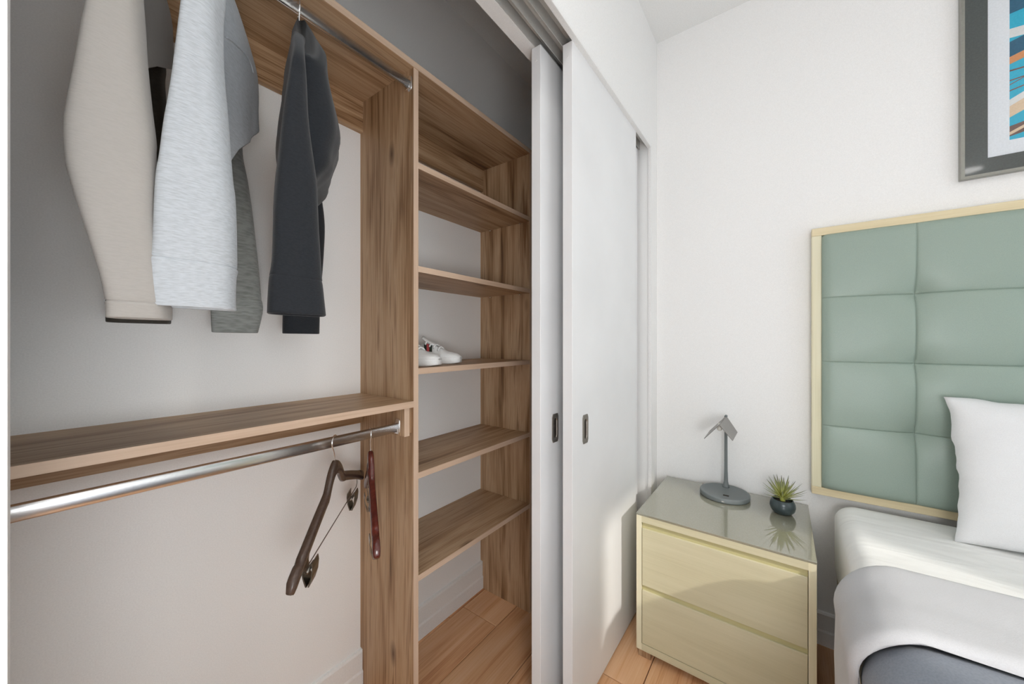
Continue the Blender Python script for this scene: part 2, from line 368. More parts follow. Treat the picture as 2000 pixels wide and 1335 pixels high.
# ------------------------------------------------------------------ closet organiser
YP = 0.933
org = empty('closet_organizer', (0.75, 1.08, 0), 'walnut closet organizer with shelf tower, hanging shelf and chrome rails', 'closet organizer')
def board(name, x0, x1, y0, y1, z0, z1, ax, parent=org, edge=True, edge_ax=None):
    # laminate board with a lighter front edge band
    ea = edge_ax or ax
    o = box(name, x0, x1, y0 + (0.0012 if edge else 0), y1, z0, z1, M['wal' + ax], parent, 0.0006, center=True)
    if edge:
        box('edge_band', x0, x1, y0, y0 + 0.0012, z0, z1, M['edg' + ea], o, 0.0003)
    return o
XD, XR = 0.739, 1.397
def upright(name, x0, x1):
    # notched at the bottom back over the baseboard
    bm = bmesh.new()
    pr = [(YP + 0.0012, 0), (YB - 0.018, 0), (YB - 0.018, 0.060), (YB - 0.014, 0.066), (YB - 0.014, 0.137), (YB, 0.139), (YB, 2.1115), (YP + 0.0012, 2.1115)]
    loft(bm, [[Vector((x, y, z)) for y, z in pr] for x in (x0, x1)])
    o = obj(name, bm, M['walz'], org, origin=((x0 + x1) / 2, 1.08, 0))
    box('edge_band', x0, x1, YP, YP + 0.0012, 0, 2.1115, M['edgz'], o, 0.0003)
    return o
upright('divider_panel', XD, XD + 0.019)
upright('side_panel', XR, XR + 0.019)
board('top_board', XCL, XR + 0.022, YP - 0.002, YB, 2.1115, 2.131, 'x')
# cleats under the boards
board('wall_cleat', XCL, XD, YB - 0.018, YB, 2.003, 2.1113, 'x', edge=False)
board('wall_cleat', XD + 0.019, XR, YB - 0.018, YB, 2.005, 2.1113, 'x', edge=False)
board('wall_cleat', XCL, XD - 0.001, YB - 0.018, YB, 0.957, 1.0415, 'x', edge=False)
for z in (1.820, 1.490, 1.163, 0.830, 0.502):
    s = board('shelf', XD + 0.0195, XR - 0.0005, YP + 0.001, YB - 0.001, z - 0.019, z, 'x')
    for x in (XD + 0.0195, XR - 0.0005):
        for y in (0.985, 1.165):
            bm = bmesh.new(); sx = 1 if x < 1 else -1
            ring = [Vector((x, y + 0.0028 * math.cos(k * PI / 6), z - 0.0222 + 0.0028 * math.sin(k * PI / 6))) for k in range(12)]
            loft(bm, [ring, [p + Vector((sx * 0.009, 0, 0)) for p in ring]]); obj('shelf_pin', bm, M['chrome'], s, True)
board('hanging_shelf', XCL, XD - 0.0005, YP - 0.002, YB, 1.042, 1.0615, 'x')
board('rail_support', 0.7075, 0.7265, YP + 0.004, 1.0, 0.954, 1.0418, 'z')
board('support_block', 0.7266, 0.7388, YP + 0.010, 0.997, 0.960, 1.0418, 'z', edge=False)
# oval chrome rails
def rail(y, zc, x0, x1, flange_x):
    hz, hy = 0.0145, 0.0075; bm = bmesh.new(); n = 40
    def ring(x):
        out = []
        for k in range(n):
            t = 2 * PI * k / n; c, s = math.cos(t), math.sin(t)
            out.append(Vector((x, y + hy * math.copysign(abs(c) ** 0.75, c), zc + hz * math.copysign(abs(s) ** 0.9, s))))
        return out
    loft(bm, [ring(x0), ring((x0 + x1) / 2), ring(x1)])
    o = obj('hanging_rail', bm, M['chrome'], org, True, origin=((x0 + x1) / 2, y, zc)); o['label'] = 'oval chrome closet rail'
    bm = bmesh.new()
    def fl_ring(x, g):
        out = []
        for k in range(n):
            t = 2 * PI * k / n; c, s = math.cos(t), math.sin(t)
            out.append(Vector((x, y + (hy + g) * c, zc + 0.004 + (hz - hy + .006) * (1 if s > 1e-6 else -1 if s < -1e-6 else 0) + (hy + g) * s)))
        return out
    loft(bm, [fl_ring(flange_x, 0.0045), fl_ring(flange_x - 0.0035, 0.0045), fl_ring(flange_x - 0.0045, 0.003)])
    obj('rail_flange', bm, M['chrome'], o, True)
    bm = bmesh.new()
    bbox(bm, flange_x - 0.010, flange_x - 0.0035, y - hy - 0.003, y + hy + 0.003, zc - hz - 0.003, zc - 0.002, 0.001); obj('rail_cup', bm, M['chrome'], o)
rail(0.968, 0.980, XCL, 0.7035, 0.7075)
rail(0.950, 2.062, XCL, 0.7345, 0.7388)

# ------------------------------------------------------------------ hangers
def hanger(c, phi, label, mat, clips=True, roll=0.0, group=None, drop=0.165, half=0.235, neck_z=0.925, rail_z=0.980, bar=True):
    # c: hook point over the rail (x,y); axis direction in plan = (sin phi, cos phi)
    d = Vector((math.sin(phi), math.cos(phi), 0)); n = Vector((math.cos(phi), -math.sin(phi), 0))
    h = empty('clothes_hanger', (c[0], c[1], neck_z), label, 'hanger', group)
    C = Vector((c[0], c[1], neck_z))
    def P(s, dz, t=0.0):
        return C + d * (s * half) + n * t + Vector((0, 0, dz - roll * s))
    def zc(s):
        a = abs(s); return -0.014 - drop * (0.30 * min(a / 0.22, 1) ** 1.6 + 0.70 * max(0, (a - 0.12) / 0.88) ** 1.12)
    bm = bmesh.new(); rings = []
    K = 60
    for k in range(K + 1):
        s = -1 + 2 * k / K; a = abs(s)
        hh = 0.0195 - 0.005 * min(a / 0.3, 1) + 0.003 * max(0, (a - 0.75) / 0.25)
        top = hh - (0.006 if 0.815 < a < 0.865 else 0); bot = hh
        tt = 0.0085 + 0.001 * a
        e = max(0.0, (a - 0.94) / 0.06)
        if e > 0: f = math.sqrt(max(0.02, 1 - e * e)); top *= f; bot *= f; tt *= (0.5 + 0.5 * f)
        ring = []
        for q in range(12):
            t = 2 * PI * q / 12; cx = math.copysign(abs(math.cos(t)) ** 0.6, math.cos(t)); sy = math.copysign(abs(math.sin(t)) ** 0.6, math.sin(t))
            ring.append(P(s, zc(s) + (top if sy > 0 else bot) * sy, tt * cx))
        rings.append(ring)
    loft(bm, rings); obj('hanger_bar', bm, mat, h, True)
    # hook
    bm = bmesh.new(); pts = [C + Vector((0, 0, -0.006)), C + Vector((0, 0, 0.012))]
    R = 0.0185; top = rail_z + 0.0145 + 0.0022 - R; cy = top - neck_z
    pts += [C + d * (-0.006) + Vector((0, 0, cy - 0.024))]
    for k in range(13):
        t = -PI * 0.22 + k / 12 * PI * 1.32
        pts.append(C + d * (-R * math.cos(t) * 1.0) + Vector((0, 0, cy + R * math.sin(t))))
    pts = [Vector(p) for p in interp([tuple(p) for p in pts], 48)]
    tube(bm, pts, 0.0017, 8); obj('hook', bm, M['chrome'], h, True)
    if bar:
        zb = zc(0.78) - 0.034
        bm = bmesh.new(); tube(bm, [P(-0.78, zc(0.78)), P(-0.78, zb + 0.008), P(-0.75, zb), P(-0.4, zb), P(0, zb), P(0.4, zb), P(0.75, zb), P(0.78, zb + 0.008), P(0.78, zc(0.78))], 0.0014, 8); bo = obj('trouser_bar', bm, M['steel'], h, True)
        for s0 in (-0.60, 0.60):
            bm = bmesh.new(); g = 0.034 / half
            for sg in (-1, 1):
                # two jaws pinched at the bottom
                pr = [(0.011, 0.006), (0.0125, -0.006), (0.0105, -0.026), (0.0042, -0.046), (0.0008, -0.046), (0.0078, -0.026), (0.0100, -0.006), (0.0088, 0.006)]
                loft(bm, [[P(s0 + e, zb + z, sg * t) for t, z in pr] for e in (-g / 2, g / 2)])
            cl = obj('clip', bm, M['steel'], bo)
            bm = bmesh.new()
            tube(bm, [P(s0 - g * .55, zb - 0.012), P(s0 + g * .55, zb - 0.012)], 0.004, 10); obj('clip_spring', bm, M['darkmetal'], cl, True)
    return h
hanger((0.505, 0.968), math.radians(47), 'dark brown wooden clip hanger turned sideways on the lower rail', M['hanger'], roll=-0.028, half=0.25, drop=0.14)
hanger((0.612, 0.968), math.radians(29), 'glossy mahogany clip hanger seen edge-on beside walnut panel', M['hanger_red'])

# ------------------------------------------------------------------ garments on the upper rail
def sup(t, e=0.62):
    c, s = math.cos(t), math.sin(t)
    return math.copysign(abs(c) ** e, c), math.copysign(abs(s) ** e, s)
def sleeve_rings(rows, d, n=32, m=40, wr=0.0022, seed=0.0, e=0.7):
    # rows: (z, xl, xr, y, depth); front edge xl..xr at y, body of the sleeve reaches 'depth' back along d
    out = []
    for z, xl, xr, y, dep in interp(rows, m):
        c = Vector(((xl + xr) / 2 - d.x * dep * 0.30, y, z)) + d * (dep / 2); hw = (xr - xl) / 2 * 1.05
        ring = []
        for k in range(n):
            a, b = sup(2 * PI * k / n, e)
            p = c + Vector((hw * a, 0, 0)) + d * (dep / 2 * b)
            w = noise.noise(Vector((p.x * 22 + seed, p.y * 22, p.z * 9))) * wr
            p += Vector((a, b * 0.6, 0)) * w
            ring.append(p)
        out.append(ring)
    return out
def open_end(rings, depth=0.03, shrink=0.88):
    # turn the last ring inward so the end of the sleeve is hollow
    last = rings[-1]; c = sum(last, Vector()) / len(last)
    r1 = [c + (p - c) * 0.97 + Vector((0, 0, -0.0015)) for p in last]
    r2 = [c + (p - c) * (0.93) for p in last]
    r3 = [c + (p - c) * shrink + Vector((0, 0, depth)) for p in last]
    return rings + [r1, r2, r3]
def garment(name, label, C, phi, w, mat, sleeve, cuff_row, far=None, hem=(1.62, 1.80), thick=None, far_mat=None, seed=0.0, group=None, drop=0.2, lining=None, cuff_out=0.0, near_taper=0.8, left=0.25, seams=(), wn=None):
    d = Vector((math.sin(phi), math.cos(phi), 0)); n = Vector((math.cos(phi), -math.sin(phi), 0))
    g = empty(name, (C[0], C[1], hem[0]), label, 'clothing', group)
    Cv = Vector((C[0], C[1], 0)); thick = thick or [(0, 0.012), (0.35, 0.030), (1, 0.040)]
    def th(q):
        for (a, b), (c2, e) in zip(thick[:-1], thick[1:]):
            if q <= c2: f = (q - a) / (c2 - a); f = f * f * (3 - 2 * f); return b + (e - b) * f
        return thick[-1][1]
    N, K = 64, 26; rings = []
    for k in range(K + 1):
        q = k / K; ring = []
        for j in range(N):
            a, b = sup(2 * PI * j / N, 0.55)
            zt = 2.035 - drop * (max(0, abs(a) - 0.10) / 0.9) ** 1.15; zb = hem[0] + (hem[1] - hem[0]) * (a + 1) / 2
            z = zt + (zb - zt) * q
            hq = (2.035 - z) / (2.035 - min(hem))
            t = th(min(1, max(0, hq))) * (1 if q > 0.06 else 0.35 + 0.65 * q / 0.06) * (1 - near_taper * max(0, -a)) * (left if b < 0 else 1)
            p = Cv + d * ((w if a > 0 else (wn or w)) * a) + n * (t * b) + Vector((0, 0, z))
            fold = noise.noise(Vector((a * 3.1 + seed, z * 4.0, seed))) * 0.010 * q
            p += n * fold * (1 if abs(b) > 0.2 else 0.6)
            ring.append(p)
        rings.append(ring)
    bm = bmesh.new()
    last = rings[-1]
    rings2 = rings + [[p + Vector((0, 0, -0.002)) - n * 0 for p in last]]
    c = sum(last, Vector()) / len(last)
    inner = [Cv + d * ((p - Cv).dot(d) * 0.96) + n * ((p - Cv).dot(n) * 0.75) + Vector((0, 0, p.z + 0.035)) for p in last]
    rings2.append(inner); loft(bm, rings2)
    obj('body', bm, mat, g, True)
    def mk_sleeve(rows, kr, m, nm='sleeve', e=0.62):
        R = sleeve_rings(rows[:kr + 1], d, m=40, seed=seed, e=e)
        bm = bmesh.new(); 
        last = R[-1]; cc = sum(last, Vector()) / len(last)
        R = R + [[cc + (p - cc) * 0.93 + Vector((0, 0, -0.003)) for p in last]]
        loft(bm, R); s = obj(nm, bm, m, g, True)
        z0_ = rows[kr]; cr = [(z0_[0], z0_[1] + 0.004, z0_[2] - 0.004, z0_[3] + 0.003, z0_[4] - 0.006), (z0_[0] - 0.004, z0_[1] - cuff_out, z0_[2] + cuff_out, z0_[3], z0_[4])] + [(z, xl - cuff_out, xr + cuff_out, y, dp) for z, xl, xr, y, dp in rows[kr + 1:]]
        bm = bmesh.new(); Rc = sleeve_rings(cr, d, m=14, seed=seed, wr=0.001, e=e); loft(bm, open_end(Rc)); obj('cuff', bm, m, s, True)
    mk_sleeve(sleeve, cuff_row, mat)
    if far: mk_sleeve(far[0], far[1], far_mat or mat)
    for pts, rr in seams:
        bm = bmesh.new(); tube(bm, [Vector(p) + n * 0.010 for p in interp(pts, 16)], rr, 8); obj('seam', bm, mat, g, True)
    return g
def R_(rows, y, dep): return [(z, a, b, y, dep) for z, a, b in rows]
GG = 'sweatshirts on the upper rail'
beige = [(1.93, .085, .125, .82, .05), (1.86, .066, .110, .765, .06)] + R_([(1.79, .059, .100), (1.718, .054, .103), (1.664, .048, .106), (1.595, .042, .111), (1.551, .038, .115), (1.532, .0365, .115), (1.486, .038, .117), (1.465, .041, .117), (1.418, .050, .119), (1.344, .066, .127), (1.308, .0715, .132), (1.298, .072, .133), (1.284, .072, .133)], .735, .055)
beige_far = R_([(1.92, .150, .185), (1.86, .150, .189), (1.82, .145, .187), (1.72, .137, .192), (1.619, .130, .196), (1.487, .120, .199), (1.37, .106, .198), (1.34, .105, .197), (1.290, .105, .196)], 1.085, .045)
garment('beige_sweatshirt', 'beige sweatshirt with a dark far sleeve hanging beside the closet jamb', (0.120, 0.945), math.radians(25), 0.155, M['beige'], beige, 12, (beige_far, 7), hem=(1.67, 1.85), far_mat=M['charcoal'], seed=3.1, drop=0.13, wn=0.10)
grey = [(1.95, .180, .225, .82, .05), (1.88, .165, .205, .765, .06)] + R_([(1.82, .157, .194), (1.788, .153, .192), (1.72, .146, .194), (1.646, .138, .199), (1.586, .131, .203), (1.526, .126, .207), (1.495, .123, .210), (1.399, .119, .213), (1.377, .1165, .213), (1.359, .1165, .211), (1.323, .1175, .210), (1.304, .119, .211)], .735, .060)
grey_far = R_([(1.84, .285, .335), (1.738, .281, .335), (1.639, .281, .350), (1.438, .284, .370), (1.361, .281, .376), (1.329, .278, .378), (1.273, .280, .367)], 1.10, .045)
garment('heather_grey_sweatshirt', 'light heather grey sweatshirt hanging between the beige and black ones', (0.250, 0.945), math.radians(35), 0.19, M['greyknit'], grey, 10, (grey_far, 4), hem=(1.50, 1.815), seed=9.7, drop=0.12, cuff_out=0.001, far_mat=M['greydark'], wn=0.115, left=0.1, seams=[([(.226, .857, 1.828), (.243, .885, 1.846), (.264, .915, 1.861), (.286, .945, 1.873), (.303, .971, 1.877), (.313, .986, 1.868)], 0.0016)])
black = [(1.90, .345, .368, .82, .04), (1.845, .322, .345, .765, .055)] + R_([(1.788, .305, .329), (1.748, .300, .332), (1.675, .291, .337), (1.582, .283, .349), (1.543, .280, .352), (1.409, .274, .358), (1.371, .270, .361), (1.333, .268, .365), (1.302, .267, .368)], .725, .062)
black_far = R_([(1.82, .455, .510), (1.614, .445, .548), (1.405, .440, .537), (1.36, .438, .534), (1.273, .437, .533)], 1.10, .045)
garment('black_sweatshirt', 'black sweatshirt hanging next to the walnut panel on a chrome hook', (0.406, 0.950), math.radians(18), 0.165, M['blackknit'], black, 8, (black_far, 3), hem=(1.585, 1.62), thick=[(0, 0.014), (0.1, 0.030), (0.35, 0.060), (0.68, 0.090), (0.85, 0.072), (1, 0.028)], seed=5.3, drop=0.19, near_taper=0.25, left=0.5)
for c, phi, lb in (((0.120, 0.950), 25, 'hanger inside the beige sweatshirt'), ((0.250, 0.950), 35, 'hanger inside the heather grey sweatshirt'), ((0.407, 0.950), 18, 'hanger inside the black sweatshirt with chrome hook')):
    hanger(c, math.radians(phi), lb, M['hanger'], half=0.11, drop=0.07, neck_z=1.985, rail_z=2.062, bar=False)

# ------------------------------------------------------------------ sneakers
def sneaker(toe, heel, z, label, group):
    toe, heel = Vector((toe[0], toe[1], z)), Vector((heel[0], heel[1], z)); ax = (toe - heel); Ln = ax.length; ax.normalize(); sd = Vector((-ax.y, ax.x, 0)); up = Vector((0, 0, 1))
    s = empty('sneaker', tuple((toe + heel) / 2), label, 'sneaker', group)
    def hw(u):   # plan half width
        return 0.030 * math.sin(min(1, u / 0.16) * PI / 2) ** 0.6 * (0.93 + 0.10 * math.sin((u - 0.25) * PI * 1.2)) if u < 0.70 else 0.0375 * math.sqrt(max(0.003, 1 - ((u - 0.62) / 0.385) ** 4)) * (1.0 - 0.10 * (u - 0.7))
    us = [0.004] + [k / 30 for k in range(1, 30)] + [0.996]
    def W(u): return max(0.006, hw(u))
    # sole
    bm = bmesh.new(); rings = []
    for u in us:
        w = W(u) + 0.002; lift = 0.006 * max(0, (u - 0.78) / 0.22) ** 2; c = heel + ax * (u * Ln)
        rings.append([c + sd * (w * x) + up * zz for x, zz in ((-0.94, lift), (0.94, lift), (1, lift + 0.004), (1, 0.024), (0.96, 0.027), (-0.96, 0.027), (-1, 0.024), (-1, lift + 0.004))])
    loft(bm, rings); obj('sole', bm, M['rubber'], s, True)
    def top(u):
        pts = [(0, .074), (.12, .078), (.25, .070), (.36, .078), (.44, .082), (.55, .072), (.68, .058), (.80, .047), (.92, .041), (1.0, .030)]
        for (a, b), (c2, e) in zip(pts[:-1], pts[1:]):
            if u <= c2: f = (u - a) / (c2 - a); return b + (e - b) * (f * f * (3 - 2 * f))
        return .030
    bm = bmesh.new(); rings = []
    for u in us:
        w = W(u); h = top(u); c = heel + ax * (u * Ln); ring = []
        for k in range(17):
            t = PI * k / 16; x = math.cos(t); y = math.sin(t) ** 0.75
            nar = 1 - (0.42 if u < 0.6 else 0.42 * max(0, (1 - (u - 0.6) / 0.25))) * y ** 1.5
            zz = 0.022 + (h - 0.022) * y
            if u < 0.36 and y > 0.86: zz -= 0.016 * min(1, (0.36 - u) / 0.05) * min(1, u / 0.05) * ((y - 0.86) / 0.14)
            ring.append(c + sd * (w * x * nar) + up * zz)
        rings.append(ring)
    loft(bm, rings); obj('upper', bm, M['shoe'], s, True)
    # tongue
    bm = bmesh.new(); rings = []
    for u, hz in ((0.58, .073), (0.5, .082), (0.44, .090), (0.39, .099), (0.372, .103)):
        c = heel + ax * (u * Ln); rings.append([c + sd * (x * 0.017) + up * (hz + zz - 0.004 * abs(x) ** 2) for x, zz in ((-1, 0), (-.5, .003), (0, .004), (.5, .003), (1, 0), (.5, -.004), (0, -.003), (-.5, -.004))])
    loft(bm, rings); obj('tongue', bm, M['shoe'], s, True)
    for u in (0.46, 0.53, 0.60, 0.67):
        bm = bmesh.new(); c = heel + ax * (u * Ln); h = top(u) + 0.0045
        tube(bm, [c + sd * x + up * (h + zz) + ax * dx for x, zz, dx in ((-0.022, -0.012, -0.004), (-0.014, -0.002, -0.002), (0, 0.002, 0), (0.014, -0.002, 0.002), (0.022, -0.012, 0.004))], 0.0034, 8); obj('lace', bm, M['lace'], s, True)
    # side web stripe on the outer quarter facing the room, wrapped on the upper
    for k, (u0, m) in enumerate(((0.40, 'stripe_black'), (0.445, 'stripe_red'), (0.49, 'stripe_black'))):
        for side in (-1, 1):
            bm = bmesh.new(); rings = []
            for t in (0.12, 0.2, 0.28, 0.36):
                ring = []
                for du in (0, 0.045):
                    u = u0 + du + (0.36 - t) * 0.12; w = W(u); tt = PI * t; x = math.cos(tt); y = math.sin(tt) ** 0.75; nar = 1 - 0.42 * y ** 1.5
                    ring.append(heel + ax * (u * Ln) + sd * (side * (w * x * nar + 0.0012)) + up * (0.022 + (top(u) - 0.022) * y + 0.0006))
                inn = [p - sd * (side * 0.002) for p in ring]
                rings.append([ring[0], ring[1], inn[1], inn[0]])
            loft(bm, rings); st = obj('side_stripe', bm, M[m], s)
            st['label'] = 'dark green band of side stripe' if m == 'stripe_black' else 'red band of side stripe'
    return s
sneaker((0.872, 0.957), (0.800, 1.185), 1.163, 'white leather sneaker against the walnut divider panel', 'sneakers on the shelf')
sneaker((1.008, 0.990), (0.905, 1.215), 1.163, 'white leather sneaker showing its red and green stripe', 'sneakers on the shelf')

# ------------------------------------------------------------------ nightstand
NX0, NX1, NY0, NY1, NZ0, NZ1 = 1.465, 1.955, -0.085, 0.468, 0.030, 0.560
ns = empty('nightstand', ((NX0 + NX1) / 2, (NY0 + NY1) / 2, 0), 'pale maple nightstand with two handleless drawers and grey glass top', 'nightstand')
T = 0.020
bm = bmesh.new()
bbox(bm, NX0, NX1, NY1 - T, NY1, NZ0, NZ1); o = obj('side_panel', bm, M['maplez'], ns)
bm = bmesh.new(); bbox(bm, NX0, NX1, NY0, NY0 + T, NZ0, NZ1); obj('side_panel', bm, M['maplez'], ns)
box('top_panel', NX0, NX1, NY0 + T, NY1 - T, NZ1 - 0.025, NZ1, M['maple'], ns)
box('bottom_panel', NX0, NX1, NY0 + T, NY1 - T, NZ0, NZ0 + 0.026, M['maple'], ns)
box('back_panel', NX1 - 0.01, NX1, NY0 + T, NY1 - T, NZ0 + 0.026, NZ1 - 0.025, M['maple'], ns)
box('glass_top', NX0 - 0.001, NX1, NY0 - 0.001, NY1 + 0.001, NZ1, NZ1 + 0.008, M['glass_top'], ns, 0.0012)['label'] = 'grey back-painted glass top'
for z0, z1 in ((0.287, 0.512), (0.058, 0.268)):
    dr = box('drawer', NX0 + 0.001, NX0 + 0.0085, NY0 + T + 0.002, NY1 - T - 0.002, z0, z1, M['maple'], ns, 0.0012)
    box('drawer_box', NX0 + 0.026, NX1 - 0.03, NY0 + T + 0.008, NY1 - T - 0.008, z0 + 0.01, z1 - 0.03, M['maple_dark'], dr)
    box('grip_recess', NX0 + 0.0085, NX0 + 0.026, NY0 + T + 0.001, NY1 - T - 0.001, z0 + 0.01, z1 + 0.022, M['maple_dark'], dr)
for x in (NX0 + 0.006, NX1 - 0.056):
    for y in (NY0 + 0.006, NY1 - 0.052):
        box('foot', x, x + 0.046, y, y + 0.046, 0, NZ0, M['walz'], ns, 0.001)
ZT = NZ1 + 0.008

# table lamp
lp = empty('table_lamp', (1.852, 0.206, ZT), 'small graphite table lamp with folded roof shade on nightstand', 'lamp')
bm = bmesh.new(); lathe(bm, [(0.090, 0), (0.0955, 0.002), (0.0965, 0.006), (0.0965, 0.017), (0.095, 0.0205), (0.092, 0.0215), (0.086, 0.0195), (0.0, 0.0195)][:7] + [(0.0005, 0.0190)], (1.852, 0.206, ZT), 64)
lb = obj('base', bm, M['lampgrey'], lp, True)
bm = bmesh.new(); bbox(bm, 1.800, 1.812, 0.184, 0.206, ZT + 0.0185, ZT + 0.0205, 0.0008); obj('port', bm, M['soil'], lb)
bm = bmesh.new(); bbox(bm, 1.7548, 1.7565, 0.196, 0.206, ZT + 0.008, ZT + 0.012); obj('indicator', bm, M['chrome'], lb)
PX, PY = 1.915, 0.207
bm = bmesh.new(); lathe(bm, [(0.015, 0.019), (0.012, 0.024), (0.0085, 0.045), (0.0068, 0.10), (0.0062, 0.29), (0.0062, 0.318), (0.003, 0.320)], (PX, PY, ZT), 24); obj('pole', bm, M['lampgrey'], lp, True)
ZR = 0.906
bm = bmesh.new(); ring = [Vector((1.925, PY + 0.006 * math.cos(k * PI / 8), ZR + 0.002 + 0.006 * math.sin(k * PI / 8))) for k in range(16)]
loft(bm, [ring, [p + Vector((-0.018, 0, 0)) for p in ring]]); obj('hinge', bm, M['lampgrey'], lp, True)
for sg, dy, dz in ((-1, 0.043, 0.066), (1, 0.064, 0.074)):
    bm = bmesh.new()
    p = [Vector((1.922, PY, ZR)), Vector((1.70, PY, ZR)), Vector((1.745, PY + sg * dy * 0.96, ZR - dz * 1.0)), Vector((1.918, PY + sg * dy, ZR - dz))]
    nn = Vector((0, sg * dz, dy)).normalized() * 0.0026
    loft(bm, [[q + nn for q in p], p]); obj('shade_plate', bm, M['lampshade'], lp)
bm = bmesh.new(); lathe(bm, [(0.001, -0.034), (0.007, -0.031), (0.0105, -0.024), (0.010, -0.016), (0.006, -0.008), (0.006, -0.001)], (1.755, PY + 0.006, ZR), 20); obj('bulb', bm, M['bulb'], lp, True)
bm = bmesh.new(); tube(bm, [(1.915, PY, ZR - 0.009), (1.85, PY, ZR - 0.007), (1.755, PY + 0.003, ZR - 0.006)], 0.004, 10); obj('shade_arm', bm, M['lampgrey'], lp, True)

# potted succulent
PC = (1.805, 0.0, ZT)
pp = empty('potted_succulent', PC, 'spiky green succulent in a round slate-blue pot on nightstand', 'plant')
bm = bmesh.new(); lathe(bm, [(0.022, 0), (0.030, 0.003), (0.039, 0.014), (0.0425, 0.028), (0.041, 0.042), (0.036, 0.054), (0.0335, 0.056), (0.0320, 0.055), (0.033, 0.046), (0.034, 0.044)], PC, 48)
obj('pot', bm, M['pot'], pp, True)
bm = bmesh.new(); lathe(bm, [(0.034, 0.043), (0.0335, 0.045), (0.02, 0.048), (0.001, 0.049)], PC, 24); obj('soil', bm, M['soil'], pp, True)
lbm = bmesh.new(); rings = []
for t, w in ((0, .45), (.15, .8), (.35, 1), (.6, .78), (.82, .42), (1, .04)):
    x = t; zc_ = 0.10 * t * t; ww = 0.060 * w
    rings.append([Vector((x, -ww, zc_ + 0.016 * w)), Vector((x, 0, zc_ + 0.004)), Vector((x, ww, zc_ + 0.016 * w)), Vector((x, 0, zc_ - 0.010 * w))])
loft(lbm, rings); bmesh.ops.recalc_face_normals(lbm, faces=lbm.faces)
leaf_me = bpy.data.meshes.new('leaf'); lbm.to_mesh(leaf_me); lbm.free(); leaf_me.materials.append(M['leaf'])
for f in leaf_me.polygons: f.use_smooth = True
k = 0
for cnt, el, ln, base in ((9, 14, 0.074, 0.058), (11, 30, 0.082, 0.062), (10, 48, 0.080, 0.067), (8, 66, 0.072, 0.071), (4, 82, 0.060, 0.074)):
    for i in range(cnt):
        az = 2 * PI * (i + 0.37 * k) / cnt + random.uniform(-.12, .12); e = math.radians(el + random.uniform(-6, 6)); L_ = ln * random.uniform(.85, 1.12)
        o = bpy.data.objects.new('leaf', leaf_me); COL.objects.link(o); o.parent = pp
        o.location = (0.006 * math.cos(az), 0.006 * math.sin(az), base); o.rotation_euler = (0, -e, az); o.scale = (L_, L_, L_)
    k += 1
bm = bmesh.new(); tube(bm, [(PC[0], PC[1], ZT + 0.044), (PC[0], PC[1], ZT + 0.06), (PC[0], PC[1], ZT + 0.078)], 0.009, 10, lambda t: 0.010 - 0.004 * t); obj('stem', bm, M['leaf'], pp, True)

# ------------------------------------------------------------------ headboard
HY0, HY1, HZ0, HZ1, HXF = -0.096, -1.72, 0.628, 1.708, 1.930
hb = empty('headboard', (1.955, (HY0 + HY1) / 2, HZ0), 'tufted sage green headboard in a pale maple frame', 'headboard')
FW = 0.031
box('frame_rail', HXF, XW - 0.002, HY1, HY0, HZ1 - FW, HZ1, M['hbwood'], hb, 0.002)
box('frame_rail', HXF, XW - 0.002, HY1, HY0, HZ0, HZ0 + FW, M['hbwood'], hb, 0.002)
box('frame_stile', HXF, XW - 0.002, HY0 - FW, HY0, HZ0 + FW, HZ1 - FW, M['maplez'], hb, 0.002)
box('frame_stile', HXF, XW - 0.002, HY1, HY1 + FW, HZ0 + FW, HZ1 - FW, M['maplez'], hb, 0.002)
box('backing', HXF + 0.025, XW - 0.002, HY1 + FW, HY0 - FW, HZ0 + FW, HZ1 - FW, M['charcoal'], hb)
ya, yb = HY0 - FW, HY1 + FW; za, zb = HZ0 + FW, HZ1 - FW; NCOL, NROW = 6, 4
cw, rh = (yb - ya) / NCOL, (zb - za) / NROW
def pad(y, z):
    u = (y - ya) / cw; v = (z - za) / rh
    # distances to the nearest seam (metres)
    uu = u - round(u); vv = v - round(v); iu, iv = round(u), round(v)
    dy, dz = abs(uu * cw), abs(vv * rh)
    h = 0.027
    eu = min(u, NCOL - u) * abs(cw); ev = min(v, NROW - v) * rh
    h -= 0.016 * math.exp(-eu / 0.012) + 0.016 * math.exp(-ev / 0.012)        # rolls off into the frame
    if 0 < iu < NCOL: 
        k = 0.35 + 0.65 * min(1, ev / 0.2); h -= 0.006 * k * math.exp(-dy / 0.010) + 0.008 * k * math.exp(-(dy / 0.05) ** 2)
    if 0 < iv < NROW:
        k = 0.25 + 0.75 * min(1, eu / 0.2); h -= 0.006 * k * math.exp(-dz / 0.010) + 0.008 * k * math.exp(-(dz / 0.05) ** 2)
    if 0 < iu < NCOL and 0 < iv < NROW:
        r = math.hypot(dy, dz); h -= 0.024 * math.exp(-r / 0.030)
    return max(h, -0.012)
G = 26
